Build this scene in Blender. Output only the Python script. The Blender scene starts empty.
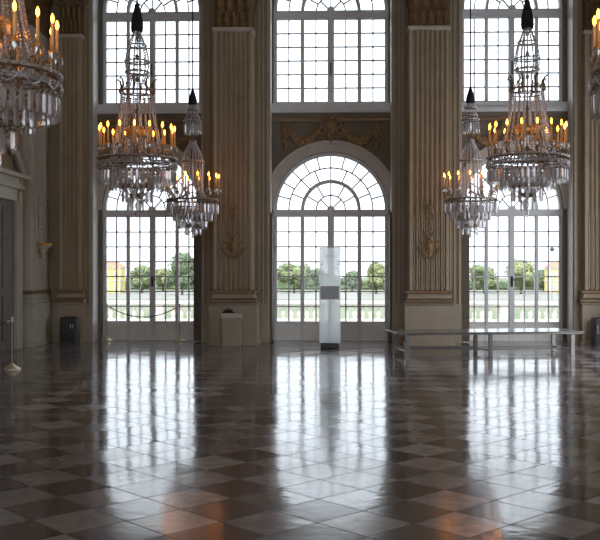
import bpy, math, random
from mathutils import Vector, Matrix
random.seed(7)
PI = math.pi
scene = bpy.context.scene
col = scene.collection

# ------------------------------------------------------------------ materials
def new_mat(name):
    m = bpy.data.materials.new(name); m.use_nodes = True
    nt = m.node_tree; nt.nodes.clear()
    out = nt.nodes.new('ShaderNodeOutputMaterial')
    return m, nt, out

def N(nt, kind, **kw):
    n = nt.nodes.new(kind)
    for k, v in kw.items():
        if k in n.inputs: n.inputs[k].default_value = v
        else: setattr(n, k, v)
    return n

def pbr(name, c, rough=.6, metal=0., var=.12, scale=6., bump=0., spec=.5, c2=None):
    """principled material with a soft procedural mottling"""
    m, nt, out = new_mat(name)
    b = N(nt, 'ShaderNodeBsdfPrincipled')
    b.inputs['Roughness'].default_value = rough
    b.inputs['Metallic'].default_value = metal
    b.inputs['Specular IOR Level'].default_value = spec
    tc = N(nt, 'ShaderNodeTexCoord')
    no = N(nt, 'ShaderNodeTexNoise'); no.inputs['Scale'].default_value = scale; no.inputs['Detail'].default_value = 5
    nt.links.new(tc.outputs['Object'], no.inputs['Vector'])
    r = N(nt, 'ShaderNodeValToRGB')
    lo = c2 if c2 else tuple(x*(1-var) for x in c)
    hi = c if c2 else tuple(min(1, x*(1+var)) for x in c)
    r.color_ramp.elements[0].position = .3; r.color_ramp.elements[0].color = (*lo, 1)
    r.color_ramp.elements[1].position = .7; r.color_ramp.elements[1].color = (*hi, 1)
    nt.links.new(no.outputs['Fac'], r.inputs['Fac'])
    nt.links.new(r.outputs['Color'], b.inputs['Base Color'])
    if bump:
        bp = N(nt, 'ShaderNodeBump'); bp.inputs['Strength'].default_value = bump; bp.inputs['Distance'].default_value = .02
        nt.links.new(no.outputs['Fac'], bp.inputs['Height']); nt.links.new(bp.outputs['Normal'], b.inputs['Normal'])
    nt.links.new(b.outputs['BSDF'], out.inputs['Surface'])
    return m

def emit(name, c, s):
    m, nt, out = new_mat(name)
    e = N(nt, 'ShaderNodeEmission'); e.inputs['Color'].default_value = (*c, 1); e.inputs['Strength'].default_value = s
    nt.links.new(e.outputs[0], out.inputs['Surface'])
    return m

def pane_mat():
    m, nt, out = new_mat('window_glass')
    t = N(nt, 'ShaderNodeBsdfTransparent'); t.inputs['Color'].default_value = (.97, .985, .98, 1)
    g = N(nt, 'ShaderNodeBsdfGlossy'); g.inputs['Roughness'].default_value = .03
    f = N(nt, 'ShaderNodeFresnel'); f.inputs['IOR'].default_value = 1.35
    mx = N(nt, 'ShaderNodeMixShader')
    nt.links.new(f.outputs[0], mx.inputs[0]); nt.links.new(t.outputs[0], mx.inputs[1]); nt.links.new(g.outputs[0], mx.inputs[2])
    nt.links.new(mx.outputs[0], out.inputs['Surface'])
    return m

def crystal_mat(name, wg, ws, wt, wl, wd, rough):
    """cut glass: weighted mix of glass, sharp highlights, straight-through light, light scattered through and facets"""
    m, nt, out = new_mat(name)
    g = N(nt, 'ShaderNodeBsdfGlass'); g.inputs['IOR'].default_value = 1.5; g.inputs['Roughness'].default_value = .03
    s_ = N(nt, 'ShaderNodeBsdfGlossy'); s_.inputs['Roughness'].default_value = rough; s_.inputs['Color'].default_value = (.95, .92, .93, 1)
    t = N(nt, 'ShaderNodeBsdfTransparent'); t.inputs['Color'].default_value = (.96, .96, .97, 1)
    l = N(nt, 'ShaderNodeBsdfTranslucent'); l.inputs['Color'].default_value = (.92, .90, .91, 1)
    d = N(nt, 'ShaderNodeBsdfDiffuse'); d.inputs['Color'].default_value = (.82, .79, .79, 1)
    acc, tot = g, wg
    for sh, wgt in ((s_, ws), (t, wt), (l, wl), (d, wd)):
        tot += wgt; mx = N(nt, 'ShaderNodeMixShader'); mx.inputs[0].default_value = wgt/tot
        nt.links.new(acc.outputs[0], mx.inputs[1]); nt.links.new(sh.outputs[0], mx.inputs[2]); acc = mx
    nt.links.new(acc.outputs[0], out.inputs['Surface'])
    return m

def frosted_mat():
    m, nt, out = new_mat('frosted_acrylic')
    r = N(nt, 'ShaderNodeBsdfRefraction'); r.inputs['Color'].default_value = (.97, 1., 1., 1); r.inputs['Roughness'].default_value = .75; r.inputs['IOR'].default_value = 1.25
    tl = N(nt, 'ShaderNodeBsdfTranslucent'); tl.inputs['Color'].default_value = (.96, 1., 1., 1)
    d = N(nt, 'ShaderNodeBsdfDiffuse'); d.inputs['Color'].default_value = (.85, .90, .91, 1)
    g = N(nt, 'ShaderNodeBsdfGlossy'); g.inputs['Roughness'].default_value = .15
    tp = N(nt, 'ShaderNodeBsdfTransparent')
    acc, tot = r, .06
    for sh, wgt in ((tp, .36), (tl, .56), (d, .02), (g, .04)):
        tot += wgt; mx = N(nt, 'ShaderNodeMixShader'); mx.inputs[0].default_value = wgt/tot
        nt.links.new(acc.outputs[0], mx.inputs[1]); nt.links.new(sh.outputs[0], mx.inputs[2]); acc = mx
    nt.links.new(acc.outputs[0], out.inputs['Surface'])
    return m

TILE, U0, V0 = .43, -.199, -.0763
def floor_mat():
    """square marble slabs laid on the diagonal: checker of pale and red-brown stone, dark joints, slightly uneven polish"""
    m, nt, out = new_mat('marble_slabs')
    L = nt.links.new
    def math_(op, a, b=None, c=None):
        n = N(nt, 'ShaderNodeMath', operation=op)
        for i, v in enumerate((a, b, c)):
            if v is None: continue
            if isinstance(v, (int, float)): n.inputs[i].default_value = v
            else: L(v, n.inputs[i])
        return n.outputs[0]
    tc = N(nt, 'ShaderNodeTexCoord'); sx = N(nt, 'ShaderNodeSeparateXYZ'); L(tc.outputs['Object'], sx.inputs[0])
    x, y = sx.outputs[0], sx.outputs[1]
    u = math_('DIVIDE', math_('SUBTRACT', math_('MULTIPLY', math_('ADD', x, y), .70711), U0), TILE)
    v = math_('DIVIDE', math_('SUBTRACT', math_('MULTIPLY', math_('SUBTRACT', y, x), .70711), V0), TILE)
    fu, fv = math_('FLOOR', u), math_('FLOOR', v)
    par = math_('FLOORED_MODULO', math_('ADD', fu, fv), 2.)
    cb = N(nt, 'ShaderNodeCombineXYZ'); L(fu, cb.inputs[0]); L(fv, cb.inputs[1])
    wn = N(nt, 'ShaderNodeTexWhiteNoise', noise_dimensions='3D'); L(cb.outputs[0], wn.inputs['Vector'])
    # joints
    du = math_('ABSOLUTE', math_('SUBTRACT', math_('FRACT', u), .5)); dv = math_('ABSOLUTE', math_('SUBTRACT', math_('FRACT', v), .5))
    edge = math_('MAXIMUM', du, dv)
    joint = math_('GREATER_THAN', edge, .4865)
    # veins
    no = N(nt, 'ShaderNodeTexNoise'); no.inputs['Scale'].default_value = 5.; no.inputs['Detail'].default_value = 8; no.inputs['Distortion'].default_value = 1.2
    va = N(nt, 'ShaderNodeVectorMath', operation='ADD'); L(tc.outputs['Object'], va.inputs[0])
    vs = N(nt, 'ShaderNodeVectorMath', operation='SCALE'); L(wn.outputs['Color'], vs.inputs[0]); vs.inputs['Scale'].default_value = 30.
    L(vs.outputs[0], va.inputs[1]); L(va.outputs[0], no.inputs['Vector'])
    def ramp(a, b):
        r = N(nt, 'ShaderNodeValToRGB'); r.color_ramp.elements[0].position = .3; r.color_ramp.elements[1].position = .72
        r.color_ramp.elements[0].color = (*a, 1); r.color_ramp.elements[1].color = (*b, 1); L(no.outputs['Fac'], r.inputs['Fac']); return r.outputs[0]
    pale = ramp((.25, .215, .20), (.37, .33, .31)); dark = ramp((.078, .053, .051), (.13, .092, .088))
    mx = N(nt, 'ShaderNodeMix', data_type='RGBA'); L(par, mx.inputs[0]); L(dark, mx.inputs[6]); L(pale, mx.inputs[7])
    # slab to slab variation
    br = math_('MULTIPLY_ADD', wn.outputs['Value'], .55, .70)
    mv = N(nt, 'ShaderNodeVectorMath', operation='SCALE'); L(mx.outputs[2], mv.inputs[0]); L(br, mv.inputs['Scale'])
    mj = N(nt, 'ShaderNodeMix', data_type='RGBA'); L(joint, mj.inputs[0]); L(mv.outputs[0], mj.inputs[6]); mj.inputs[7].default_value = (.014, .011, .010, 1)
    b = N(nt, 'ShaderNodeBsdfPrincipled'); L(mj.outputs[2], b.inputs['Base Color'])
    n2 = N(nt, 'ShaderNodeTexNoise'); n2.inputs['Scale'].default_value = 1.7; n2.inputs['Detail'].default_value = 6; L(tc.outputs['Object'], n2.inputs['Vector'])
    rr = math_('ADD', math_('MULTIPLY_ADD', n2.outputs['Fac'], .07, .055), math_('MULTIPLY', joint, .3))
    rr = math_('ADD', rr, math_('MULTIPLY', wn.outputs['Value'], .05))
    L(rr, b.inputs['Roughness']); b.inputs['IOR'].default_value = 2.0
    L(math_('MULTIPLY_ADD', joint, -.45, .5), b.inputs['Specular IOR Level'])
    # every slab tilts a hair, and the polish waves
    geo = N(nt, 'ShaderNodeNewGeometry')
    ts = N(nt, 'ShaderNodeVectorMath', operation='SUBTRACT'); L(wn.outputs['Color'], ts.inputs[0]); ts.inputs[1].default_value = (.5, .5, .5)
    tm = N(nt, 'ShaderNodeVectorMath', operation='MULTIPLY'); L(ts.outputs[0], tm.inputs[0]); tm.inputs[1].default_value = (.012, .012, 0)
    ta = N(nt, 'ShaderNodeVectorMath', operation='ADD'); L(geo.outputs['Normal'], ta.inputs[0]); L(tm.outputs[0], ta.inputs[1])
    tn = N(nt, 'ShaderNodeVectorMath', operation='NORMALIZE'); L(ta.outputs[0], tn.inputs[0])
    n3 = N(nt, 'ShaderNodeTexNoise'); n3.inputs['Scale'].default_value = 9.; n3.inputs['Detail'].default_value = 2; L(tc.outputs['Object'], n3.inputs['Vector'])
    bp = N(nt, 'ShaderNodeBump'); bp.inputs['Strength'].default_value = .05; bp.inputs['Distance'].default_value = .02
    L(n3.outputs['Fac'], bp.inputs['Height']); L(tn.outputs[0], bp.inputs['Normal']); L(bp.outputs[0], b.inputs['Normal'])
    L(b.outputs[0], out.inputs['Surface'])
    return m

M = dict(
    floor=floor_mat(), pane=pane_mat(), crystal=crystal_mat('cut_crystal', .12, .26, .36, .24, .10, .10), bead=crystal_mat('crystal_beads', .08, .36, .12, .24, .26, .18), frosted=frosted_mat(),
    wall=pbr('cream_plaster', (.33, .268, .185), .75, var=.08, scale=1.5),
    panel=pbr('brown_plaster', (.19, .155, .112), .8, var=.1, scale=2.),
    stone=pbr('beige_stone', (.435, .35, .24), .6, var=.09, scale=3.),
    stone2=pbr('pale_stone', (.54, .49, .41), .55, var=.08, scale=3.),
    ped=pbr('warm_pedestal_stone', (.40, .325, .235), .6, var=.08, scale=3.),
    ring=pbr('brown_gilt_moulding', (.25, .155, .075), .45, .2, var=.2, scale=8.),
    gilt=pbr('gilding', (.72, .44, .13), .38, .75, var=.25, scale=20.),
    dullgilt=pbr('worn_gilding', (.30, .185, .085), .6, .2, var=.3, scale=15.),
    capital=pbr('capital_gilt', (.20, .12, .055), .5, .35, var=.3, scale=10.),
    paint=pbr('white_paint', (.76, .76, .77), .45, var=.04, scale=4.),
    doorpaint=pbr('door_paint', (.86, .82, .74), .45, var=.05, scale=4.),
    shutter=pbr('brown_shutter', (.14, .11, .085), .6, var=.15, scale=6.),
    dark=pbr('black_metal', (.02, .02, .022), .4, .3, var=.2, scale=9.),
    velvet=pbr('dark_velvet', (.018, .016, .018), .9, var=.3, scale=40.),
    bronze=pbr('gilt_bronze', (.22, .15, .08), .4, .5, var=.25, scale=20.),
    wax=pbr('flame_tinted_wax', (.85, .56, .26), .5, var=.08, scale=20.),  # flame glow on the candles is put into this orange
    flame=emit('flame', (1., .29, .022), 22.),
    steel=pbr('grey_steel', (.33, .32, .30), .35, .6, var=.1, scale=6.),
    seat=pbr('grey_bench_top', (.22, .205, .185), .2, .2, var=.12, scale=5.),
    brass=pbr('pale_brass', (.82, .72, .54), .35, .6, var=.15, scale=10.),
    rope=pbr('rope', (.13, .115, .10), .9, var=.3, scale=60.),
    unit=pbr('dark_grey_plastic', (.045, .042, .042), .5, var=.15, scale=8.),
    marks=pbr('pale_marks', (.55, .53, .50), .6, var=.05),
    pinkmarks=pbr('pink_marks', (.55, .30, .32), .6, var=.05),
    screen=pbr('screen_glass', (.33, .335, .34), .3, var=.08, scale=5.),
    print=pbr('grey_print', (.45, .52, .54), .7, var=.05),
    leaf=pbr('leaves', (.165, .20, .095), .7, var=.3, scale=.9),
    leaf2=pbr('dark_leaves', (.105, .145, .075), .7, var=.3, scale=.9),
    leaf3=pbr('yellow_green_leaves', (.21, .235, .105), .7, var=.3, scale=.9),
    bark=pbr('bark', (.10, .075, .05), .9, var=.3, scale=8.),
    gravel=pbr('gravel', (.40, .375, .33), .9, var=.12, scale=.8),
    park=pbr('park_ground', (.125, .135, .08), .95, c2=(.075, .10, .048), scale=.06),
    path=pbr('park_path', (.15, .145, .13), .95, var=.1, scale=.2),
    sand=pbr('white_stone', (.60, .575, .53), .8, var=.1, scale=4.),
    yellow=pbr('yellow_plaster', (.60, .48, .17), .8, var=.06, scale=.4),
    roof=pbr('red_tiles', (.34, .15, .09), .85, var=.2, scale=2.),
    ceil=pbr('ceiling_plaster', (.60, .54, .45), .8, var=.12, scale=.6),
)

# ------------------------------------------------------------------ mesh builder
class MB:
    def __init__(self): self.v = []; self.f = []; self.s = []
    def add(self, vs, fs, smooth=False):
        o = len(self.v); self.v += [tuple(p) for p in vs]
        for f in fs: self.f.append([i+o for i in f]); self.s.append(smooth)
    def box(self, x0, x1, y0, y1, z0, z1):
        if x0 > x1: x0, x1 = x1, x0
        if y0 > y1: y0, y1 = y1, y0
        if z0 > z1: z0, z1 = z1, z0
        self.add([(x0,y0,z0),(x1,y0,z0),(x1,y1,z0),(x0,y1,z0),(x0,y0,z1),(x1,y0,z1),(x1,y1,z1),(x0,y1,z1)],
                 [(0,3,2,1),(4,5,6,7),(0,1,5,4),(1,2,6,5),(2,3,7,6),(3,0,4,7)])
    def bbox(self, x0, x1, y0, y1, z0, z1, b=.01):
        """box with chamfered edges (stacked rings of an eight-sided outline)"""
        def ring(i, z):
            a = b
            return [(x0+i+a,y0+i,z),(x1-i-a,y0+i,z),(x1-i,y0+i+a,z),(x1-i,y1-i-a,z),(x1-i-a,y1-i,z),(x0+i+a,y1-i,z),(x0+i,y1-i-a,z),(x0+i,y0+i+a,z)]
        self.loft([ring(b, z0), ring(0, z0+b), ring(0, z1-b), ring(b, z1)])
    def loft(self, rings, smooth=False, cap=True, closed=True):
        n = len(rings[0]); vs = [p for r in rings for p in r]; fs = []
        for i in range(len(rings)-1):
            for j in range(n if closed else n-1):
                k = (j+1) % n
                fs.append((i*n+j, i*n+k, (i+1)*n+k, (i+1)*n+j))
        self.add(vs, fs, smooth)
        if cap:
            self.add(rings[0], [tuple(range(n))[::-1]]); self.add(rings[-1], [tuple(range(n))])
    def lathe(self, prof, n=16, c=(0,0), smooth=True, cap=True):
        self.loft([[(c[0]+r*math.cos(2*PI*k/n), c[1]+r*math.sin(2*PI*k/n), z) for k in range(n)] for r, z in prof], smooth, cap)
    def rectprof(self, x0, x1, y0, y1, prof):
        """mouldings running round a rectangular block: prof = [(overhang, z)]"""
        self.loft([[(x0-o,y0-o,z),(x1+o,y0-o,z),(x1+o,y1+o,z),(x0-o,y1+o,z)] for o, z in prof])
    def tube(self, pts, r, n=8, smooth=True, cap=True):
        P = [Vector(p) for p in pts]; rings = []; ref = None
        for i, p in enumerate(P):
            d = (P[min(i+1, len(P)-1)] - P[max(i-1, 0)]).normalized()
            if ref is None or abs(ref.dot(d)) > .98: ref = Vector((0,0,1)) if abs(d.z) < .9 else Vector((1,0,0))
            a = d.cross(ref).normalized(); b = a.cross(d).normalized(); ref = b
            rad = r[i] if isinstance(r, (list, tuple)) else r
            rings.append([p + a*(rad*math.cos(2*PI*k/n)) + b*(rad*math.sin(2*PI*k/n)) for k in range(n)])
        self.loft(rings, smooth, cap)
    def torus(self, R, r, z, c=(0,0), n=40, m=8):
        vs = []; fs = []
        for i in range(n):
            a = 2*PI*i/n
            for j in range(m):
                b = 2*PI*j/m; q = R + r*math.cos(b)
                vs.append((c[0]+q*math.cos(a), c[1]+q*math.sin(a), z+r*math.sin(b)))
        for i in range(n):
            for j in range(m):
                fs.append((i*m+j, ((i+1)%n)*m+j, ((i+1)%n)*m+(j+1)%m, i*m+(j+1)%m))
        self.add(vs, fs, True)
    def ball(self, c, r, n=8, m=6, smooth=True):
        rx, ry, rz = r if isinstance(r, (list, tuple)) else (r, r, r)
        rings = []
        for i in range(m+1):
            t = PI*i/m; s = max(math.sin(t), .02)
            rings.append([(c[0]+rx*s*math.cos(2*PI*k/n), c[1]+ry*s*math.sin(2*PI*k/n), c[2]-rz*math.cos(t)) for k in range(n)])
        self.loft(rings, smooth)
    def gem(self, c, r, h=None):
        h = h or r; x, y, z = c
        self.add([(x+r,y,z),(x,y+r,z),(x-r,y,z),(x,y-r,z),(x,y,z+h),(x,y,z-h)],
                 [(0,1,4),(1,2,4),(2,3,4),(3,0,4),(1,0,5),(2,1,5),(3,2,5),(0,3,5)])
    def bar(self, p, q, w, y0, y1):
        """flat bar in an XZ plane from p to q, width w, depth y0..y1"""
        dx, dz = q[0]-p[0], q[1]-p[1]; l = math.hypot(dx, dz); nx, nz = -dz/l*w/2, dx/l*w/2
        a = [(p[0]+nx,p[1]+nz),(p[0]-nx,p[1]-nz),(q[0]-nx,q[1]-nz),(q[0]+nx,q[1]+nz)]
        self.add([(x,y0,z) for x,z in a]+[(x,y1,z) for x,z in a], [(0,1,2,3),(7,6,5,4),(0,4,5,1),(1,5,6,2),(2,6,7,3),(3,7,4,0)])
    def arc(self, cz, r1, r2, sx, y0, y1, n=36, a0=0., a1=PI, xmax=None):
        """flat half-ring in an XZ plane, stretched by sx along x"""
        rings = []
        for i in range(n+1):
            a = a0+(a1-a0)*i/n; c, s = math.cos(a), math.sin(a)
            X1, X2 = r1*c*sx, r2*c*sx
            if xmax is not None: X1 = max(-xmax, min(xmax, X1)); X2 = max(-xmax, min(xmax, X2))
            rings.append([(X1,y0,cz+r1*s),(X2,y0,cz+r2*s),(X2,y1,cz+r2*s),(X1,y1,cz+r1*s)])
        self.loft(rings)
    def extrude(self, outline, z0, z1):
        self.loft([[(x,y,z0) for x,y in outline],[(x,y,z1) for x,y in outline]])
    def xform(self, mat, start=0):
        for i in range(start, len(self.v)): self.v[i] = tuple(mat @ Vector(self.v[i]))
    def build(self, name, mat, parent=None):
        me = bpy.data.meshes.new(name); me.from_pydata(self.v, [], self.f); me.update()
        me.polygons.foreach_set('use_smooth', self.s)
        import bmesh
        bm = bmesh.new(); bm.from_mesh(me); bmesh.ops.recalc_face_normals(bm, faces=bm.faces[:]); bm.to_mesh(me); bm.free()
        me.materials.append(mat)
        o = bpy.data.objects.new(name, me); col.objects.link(o)
        if parent: o.parent = parent
        return o

def tag(o, label=None, cat=None, group=None, kind=None):
    for k, v in (('label', label), ('category', cat), ('group', group), ('kind', kind)):
        if v: o[k] = v
    return o
def empty(name, loc=(0,0,0), rz=0, kind=None):
    o = bpy.data.objects.new(name, None); o.empty_display_size = .2; col.objects.link(o)
    o.location = loc; o.rotation_euler = (0,0,rz)
    if kind: o['kind'] = kind
    return o
kids = {}
def copy_one(o, parent=None, loc=None, rz=None):
    c = o.copy(); col.objects.link(c); c.parent = parent
    if loc is not None: c.location = loc
    if rz is not None: c.rotation_euler = (0,0,rz)
    return c
def copy_tree(o, parent=None, loc=None, rz=None):
    c = copy_one(o, parent, loc, rz)
    for ch in list(o.children): copy_tree(ch, c)
    return c
def struct(mb, name, mat, parent=None):
    o = mb.build(name, mat, parent)
    if parent is None: o['kind'] = 'structure'
    return o

# ------------------------------------------------------------------ the hall
YW, YP, YG = 20.5, 21.0, 21.2          # wall face, panel face inside the bays, glazing plane
BAYS = [(-4.08, .87, 1.22), (0., 1., 1.344), (4.08, .87, 1.22)]      # centre, width factor, half width of the bay
ZL, ZU, RO = 2.97, 7.49, 1.30          # springing of lower and upper arch, arch radius
XW, XC, HT, YB = 6.46, 6.19, 11.0, -5.0

m = MB(); m.box(-XW, XW, YB, 21.6, -.12, 0); struct(m, 'floor', M['floor'])
m = MB(); m.box(-XW-.3, XW+.3, YB-.5, 21.6, HT, HT+.3); struct(m, 'ceiling', M['ceil'])

m = MB()
edges = [(-XW-.3, BAYS[0][0]-BAYS[0][2]), (BAYS[0][0]+BAYS[0][2], -BAYS[1][2]), (BAYS[1][2], BAYS[2][0]-BAYS[2][2]), (BAYS[2][0]+BAYS[2][2], XW+.3)]
for a, b in edges: m.box(a, b, YW, 21.6, 0, HT)
for cx, s, h in BAYS: m.box(cx-h, cx+h, YW, 21.6, 8.95, HT)
struct(m, 'wall_far', M['wall'])
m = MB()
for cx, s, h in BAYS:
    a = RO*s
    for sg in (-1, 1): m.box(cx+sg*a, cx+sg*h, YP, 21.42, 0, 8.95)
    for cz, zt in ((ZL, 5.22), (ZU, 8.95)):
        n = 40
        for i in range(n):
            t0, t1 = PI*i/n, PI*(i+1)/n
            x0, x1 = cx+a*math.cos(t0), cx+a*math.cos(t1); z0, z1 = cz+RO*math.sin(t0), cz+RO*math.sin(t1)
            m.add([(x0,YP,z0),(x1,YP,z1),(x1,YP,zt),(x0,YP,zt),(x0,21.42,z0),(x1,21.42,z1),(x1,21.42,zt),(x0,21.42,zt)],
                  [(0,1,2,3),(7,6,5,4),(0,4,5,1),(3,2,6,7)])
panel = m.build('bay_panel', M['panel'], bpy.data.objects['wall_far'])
m = MB()
m.box(-XW-.3, -XW, YB-.5, YW, 0, HT); struct(m, 'wall_left', M['wall'])
m = MB()
ys = [YB-.5, 13.0, 19.2, YW]          # a wide opening added for side light, beyond the right edge of the view
for i in range(0, 4, 2): m.box(XW, XW+.3, ys[i], ys[i+1], 0, HT)
for i in (1,): m.box(XW, XW+.3, ys[i], ys[i+1], 4.6, HT)
struct(m, 'wall_right', M['wall'])
# wall behind the viewer, with tall courtyard openings added to light the hall
m = MB()
bk = [(-4.2, 1.4), (0, 1.45), (4.2, 1.4)]
xs = [-XW] + [v for c, h in bk for v in (c-h, c+h)] + [XW]
for i in range(0, 8, 2): m.box(xs[i], xs[i+1], YB-.5, YB, 0, HT)
for c, h in bk:
    m.box(c-h, c+h, YB-.5, YB, 4.6, 5.0); m.box(c-h, c+h, YB-.5, YB, 8.6, HT)
struct(m, 'wall_back', M['wall'])

# low stone plinth and slim raised mouldings on the piers
m = MB()
for a, b in edges:
    aa, bb = max(a, -XW), min(b, XW)
    m.box(aa, bb, YW-.045, YW, 0, .84)
    m.box(aa, bb, YW-.06, YW, .80, .85)
struct(m, 'baseboard_far', M['ped'])
m = MB()
for cx, s, h in BAYS:
    for sg in (-1, 1):
        for o, w, t in ((.035, .05, .035), (.15, .03, .025), (.24, .03, .02)):
            x = cx+sg*(h+o)
            if abs(x) < XC-.3: m.box(x-w/2, x+w/2, YW-t, YW, .85, HT)
struct(m, 'trim_1', M['stone'])

# ---- pilasters
def shaft_outline(h, n, depth=.065, back=.5):
    pts = [(-h, back), (-h, 0)]; mg = .05; p = (2*h-2*mg)/n
    for i in range(n):
        c = -h+mg+p*(i+.5); r = p*.40
        for k in range(7):
            a = PI - PI*k/6
            pts.append((c+r*math.cos(a), depth*math.sin(a)))
    pts += [(h, 0), (h, back)]
    return pts
def leaf_row(mb, h, yf, z0, n, ht, out):
    for i in range(n):
        c = -h+(i+.5)*2*h/n; w = h/n*.92; rings = []
        for k in range(6):
            t = k/5; zz = z0+ht*math.sin(t*PI*.62)/math.sin(PI*.62) if t < .8 else z0+ht*(1.02-.3*(t-.8))
            yy = yf-.01-out*t**2.2; ww = w*(1-.55*t**2)
            rings.append([(c-ww, yy+.02, zz), (c, yy-.02, zz), (c+ww, yy+.02, zz), (c, yy+.035, zz)])
        mb.loft(rings)
def trophy(mb, z=0., y=0.):
    """gilded hanging trophy: bow, string of rosettes, broad shield, crossed instruments and leaf sprays in low relief"""
    for sg in (-1, 1):
        mb.tube([(0,y,z+1.06),(sg*.05,y-.006,z+1.12),(sg*.09,y,z+1.09),(sg*.07,y,z+1.04),(0,y,z+1.06)], .012, 6)
        mb.tube([(0,y,z+1.06),(sg*.04,y-.006,z+.98),(sg*.08,y,z+.90),(sg*.05,y,z+.82)], .010, 6)
        mb.tube([(sg*.20,y,z+.12),(0,y-.012,z+.40),(sg*-.12,y,z+.56)], [.008,.012,.018], 8)
        for k in range(8):                                          # leaf sprays bending outwards below
            q = k/7; x_, z_ = sg*(.05+.19*q), z+.02+.20*q**1.6
            mb.ball((x_, y, z_+.02), (.030-.012*q,.012,.022)); mb.ball((x_+sg*.01, y, z_-.03), (.022-.008*q,.012,.026))
        for k in range(5): mb.ball((sg*(.09+.028*k), y, z+.30+.012*k), (.024,.012,.03-.003*k))
    for k, zz in enumerate((.98, .91, .84, .77, .70, .63, .56)): mb.ball((0,y-.006,z+zz), (.032-.010*(k%2),.014,.03))
    mb.ball((0,y,z+.24), (.10,.024,.14), 14, 8); mb.ball((0,y-.012,z+.24), (.06,.022,.09), 12, 8); mb.ball((0,y,z+.04), (.04,.016,.06)); mb.ball((0,y,z+.42), (.05,.016,.04))

def pilaster(idx, cx, yf, h, nfl, full=True, ped=.10):
    t = empty('trim_%d' % idx, (cx, yf, 0), kind='structure'); bk = YW-yf
    m = MB(); m.rectprof(-h-ped, h+ped, 0, bk-.005, [(.03,0),(.03,.06),(.0,.085),(0,.84),(.03,.87),(.03,.895)]); m.build('pedestal', M['ped'], t)
    m = MB(); m.rectprof(-h-.03, h+.03, 0, bk-.005, [(.0,.97),(.035,1.0),(.0,1.06),(.0,1.10)]); m.build('base', M['ped'], t)
    for z0, z1, o in ((.895,.98,.075),(1.09,1.17,.05)):
        m = MB(); m.rectprof(-h-.02, h+.02, .0, bk-.005, [(o-.03,z0),(o,z0+.02),(o,z1-.02),(o-.03,z1)]); m.build('base_ring', M['ring'], t)
    m = MB(); m.extrude([(x, y) for x, y in shaft_outline(h, nfl, back=bk-.01)], 1.165, 6.74); m.build('shaft', M['stone'], t)
    m = MB()
    p = (2*h-.1)/nfl
    for i in range(nfl):
        c = -h+.05+p*(i+.5); m.lathe([(p*.27,1.2),(p*.27,2.7),(p*.2,2.76),(.004,2.80)], 10, (c, .05))
    m.build('flute_cable', M['stone'], t)
    m = MB(); m.rectprof(-h, h, 0, bk-.01, [(.0,6.70),(.035,6.72),(.035,6.77),(.0,6.79)]); m.build('astragal', M['stone2'], t)
    m = MB(); m.rectprof(-h+.02, h-.02, .03, bk-.01, [(0,6.79),(.0,7.3),(.05,7.5),(.12,7.62),(.12,7.72)])
    leaf_row(m, h, .03, 6.80, 5, .30, .10); leaf_row(m, h, .02, 7.02, 4, .34, .13)
    for sg in (-1, 1): m.torus(.09, .035, 0); m.xform(Matrix.Translation((sg*(h-.02),-.04,7.5)) @ Matrix.Rotation(PI/2,4,'X'), len(m.v)-40*8)
    m.build('capital', M['capital'], t)
    m = MB(); m.rectprof(-h-.06, h+.06, -.06, bk-.01, [(0,7.72),(0,8.2),(.08,8.3),(.08,8.5),(.2,8.7),(.2,8.9)]); m.build('entablature', M['stone'], t)
    if full:
        m = MB(); trophy(m, 1.86, -.008); m.build('gilt_trophy', M['dullgilt'], t)
    return t
pilaster(2, -2.09, 19.8, .415, 7)
pilaster(3, 2.09, 19.8, .415, 7)
pilaster(4, -5.72, 20.25, .235, 4, False, .06)
pilaster(5, 5.72, 20.25, .235, 4, False, .06)

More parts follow.
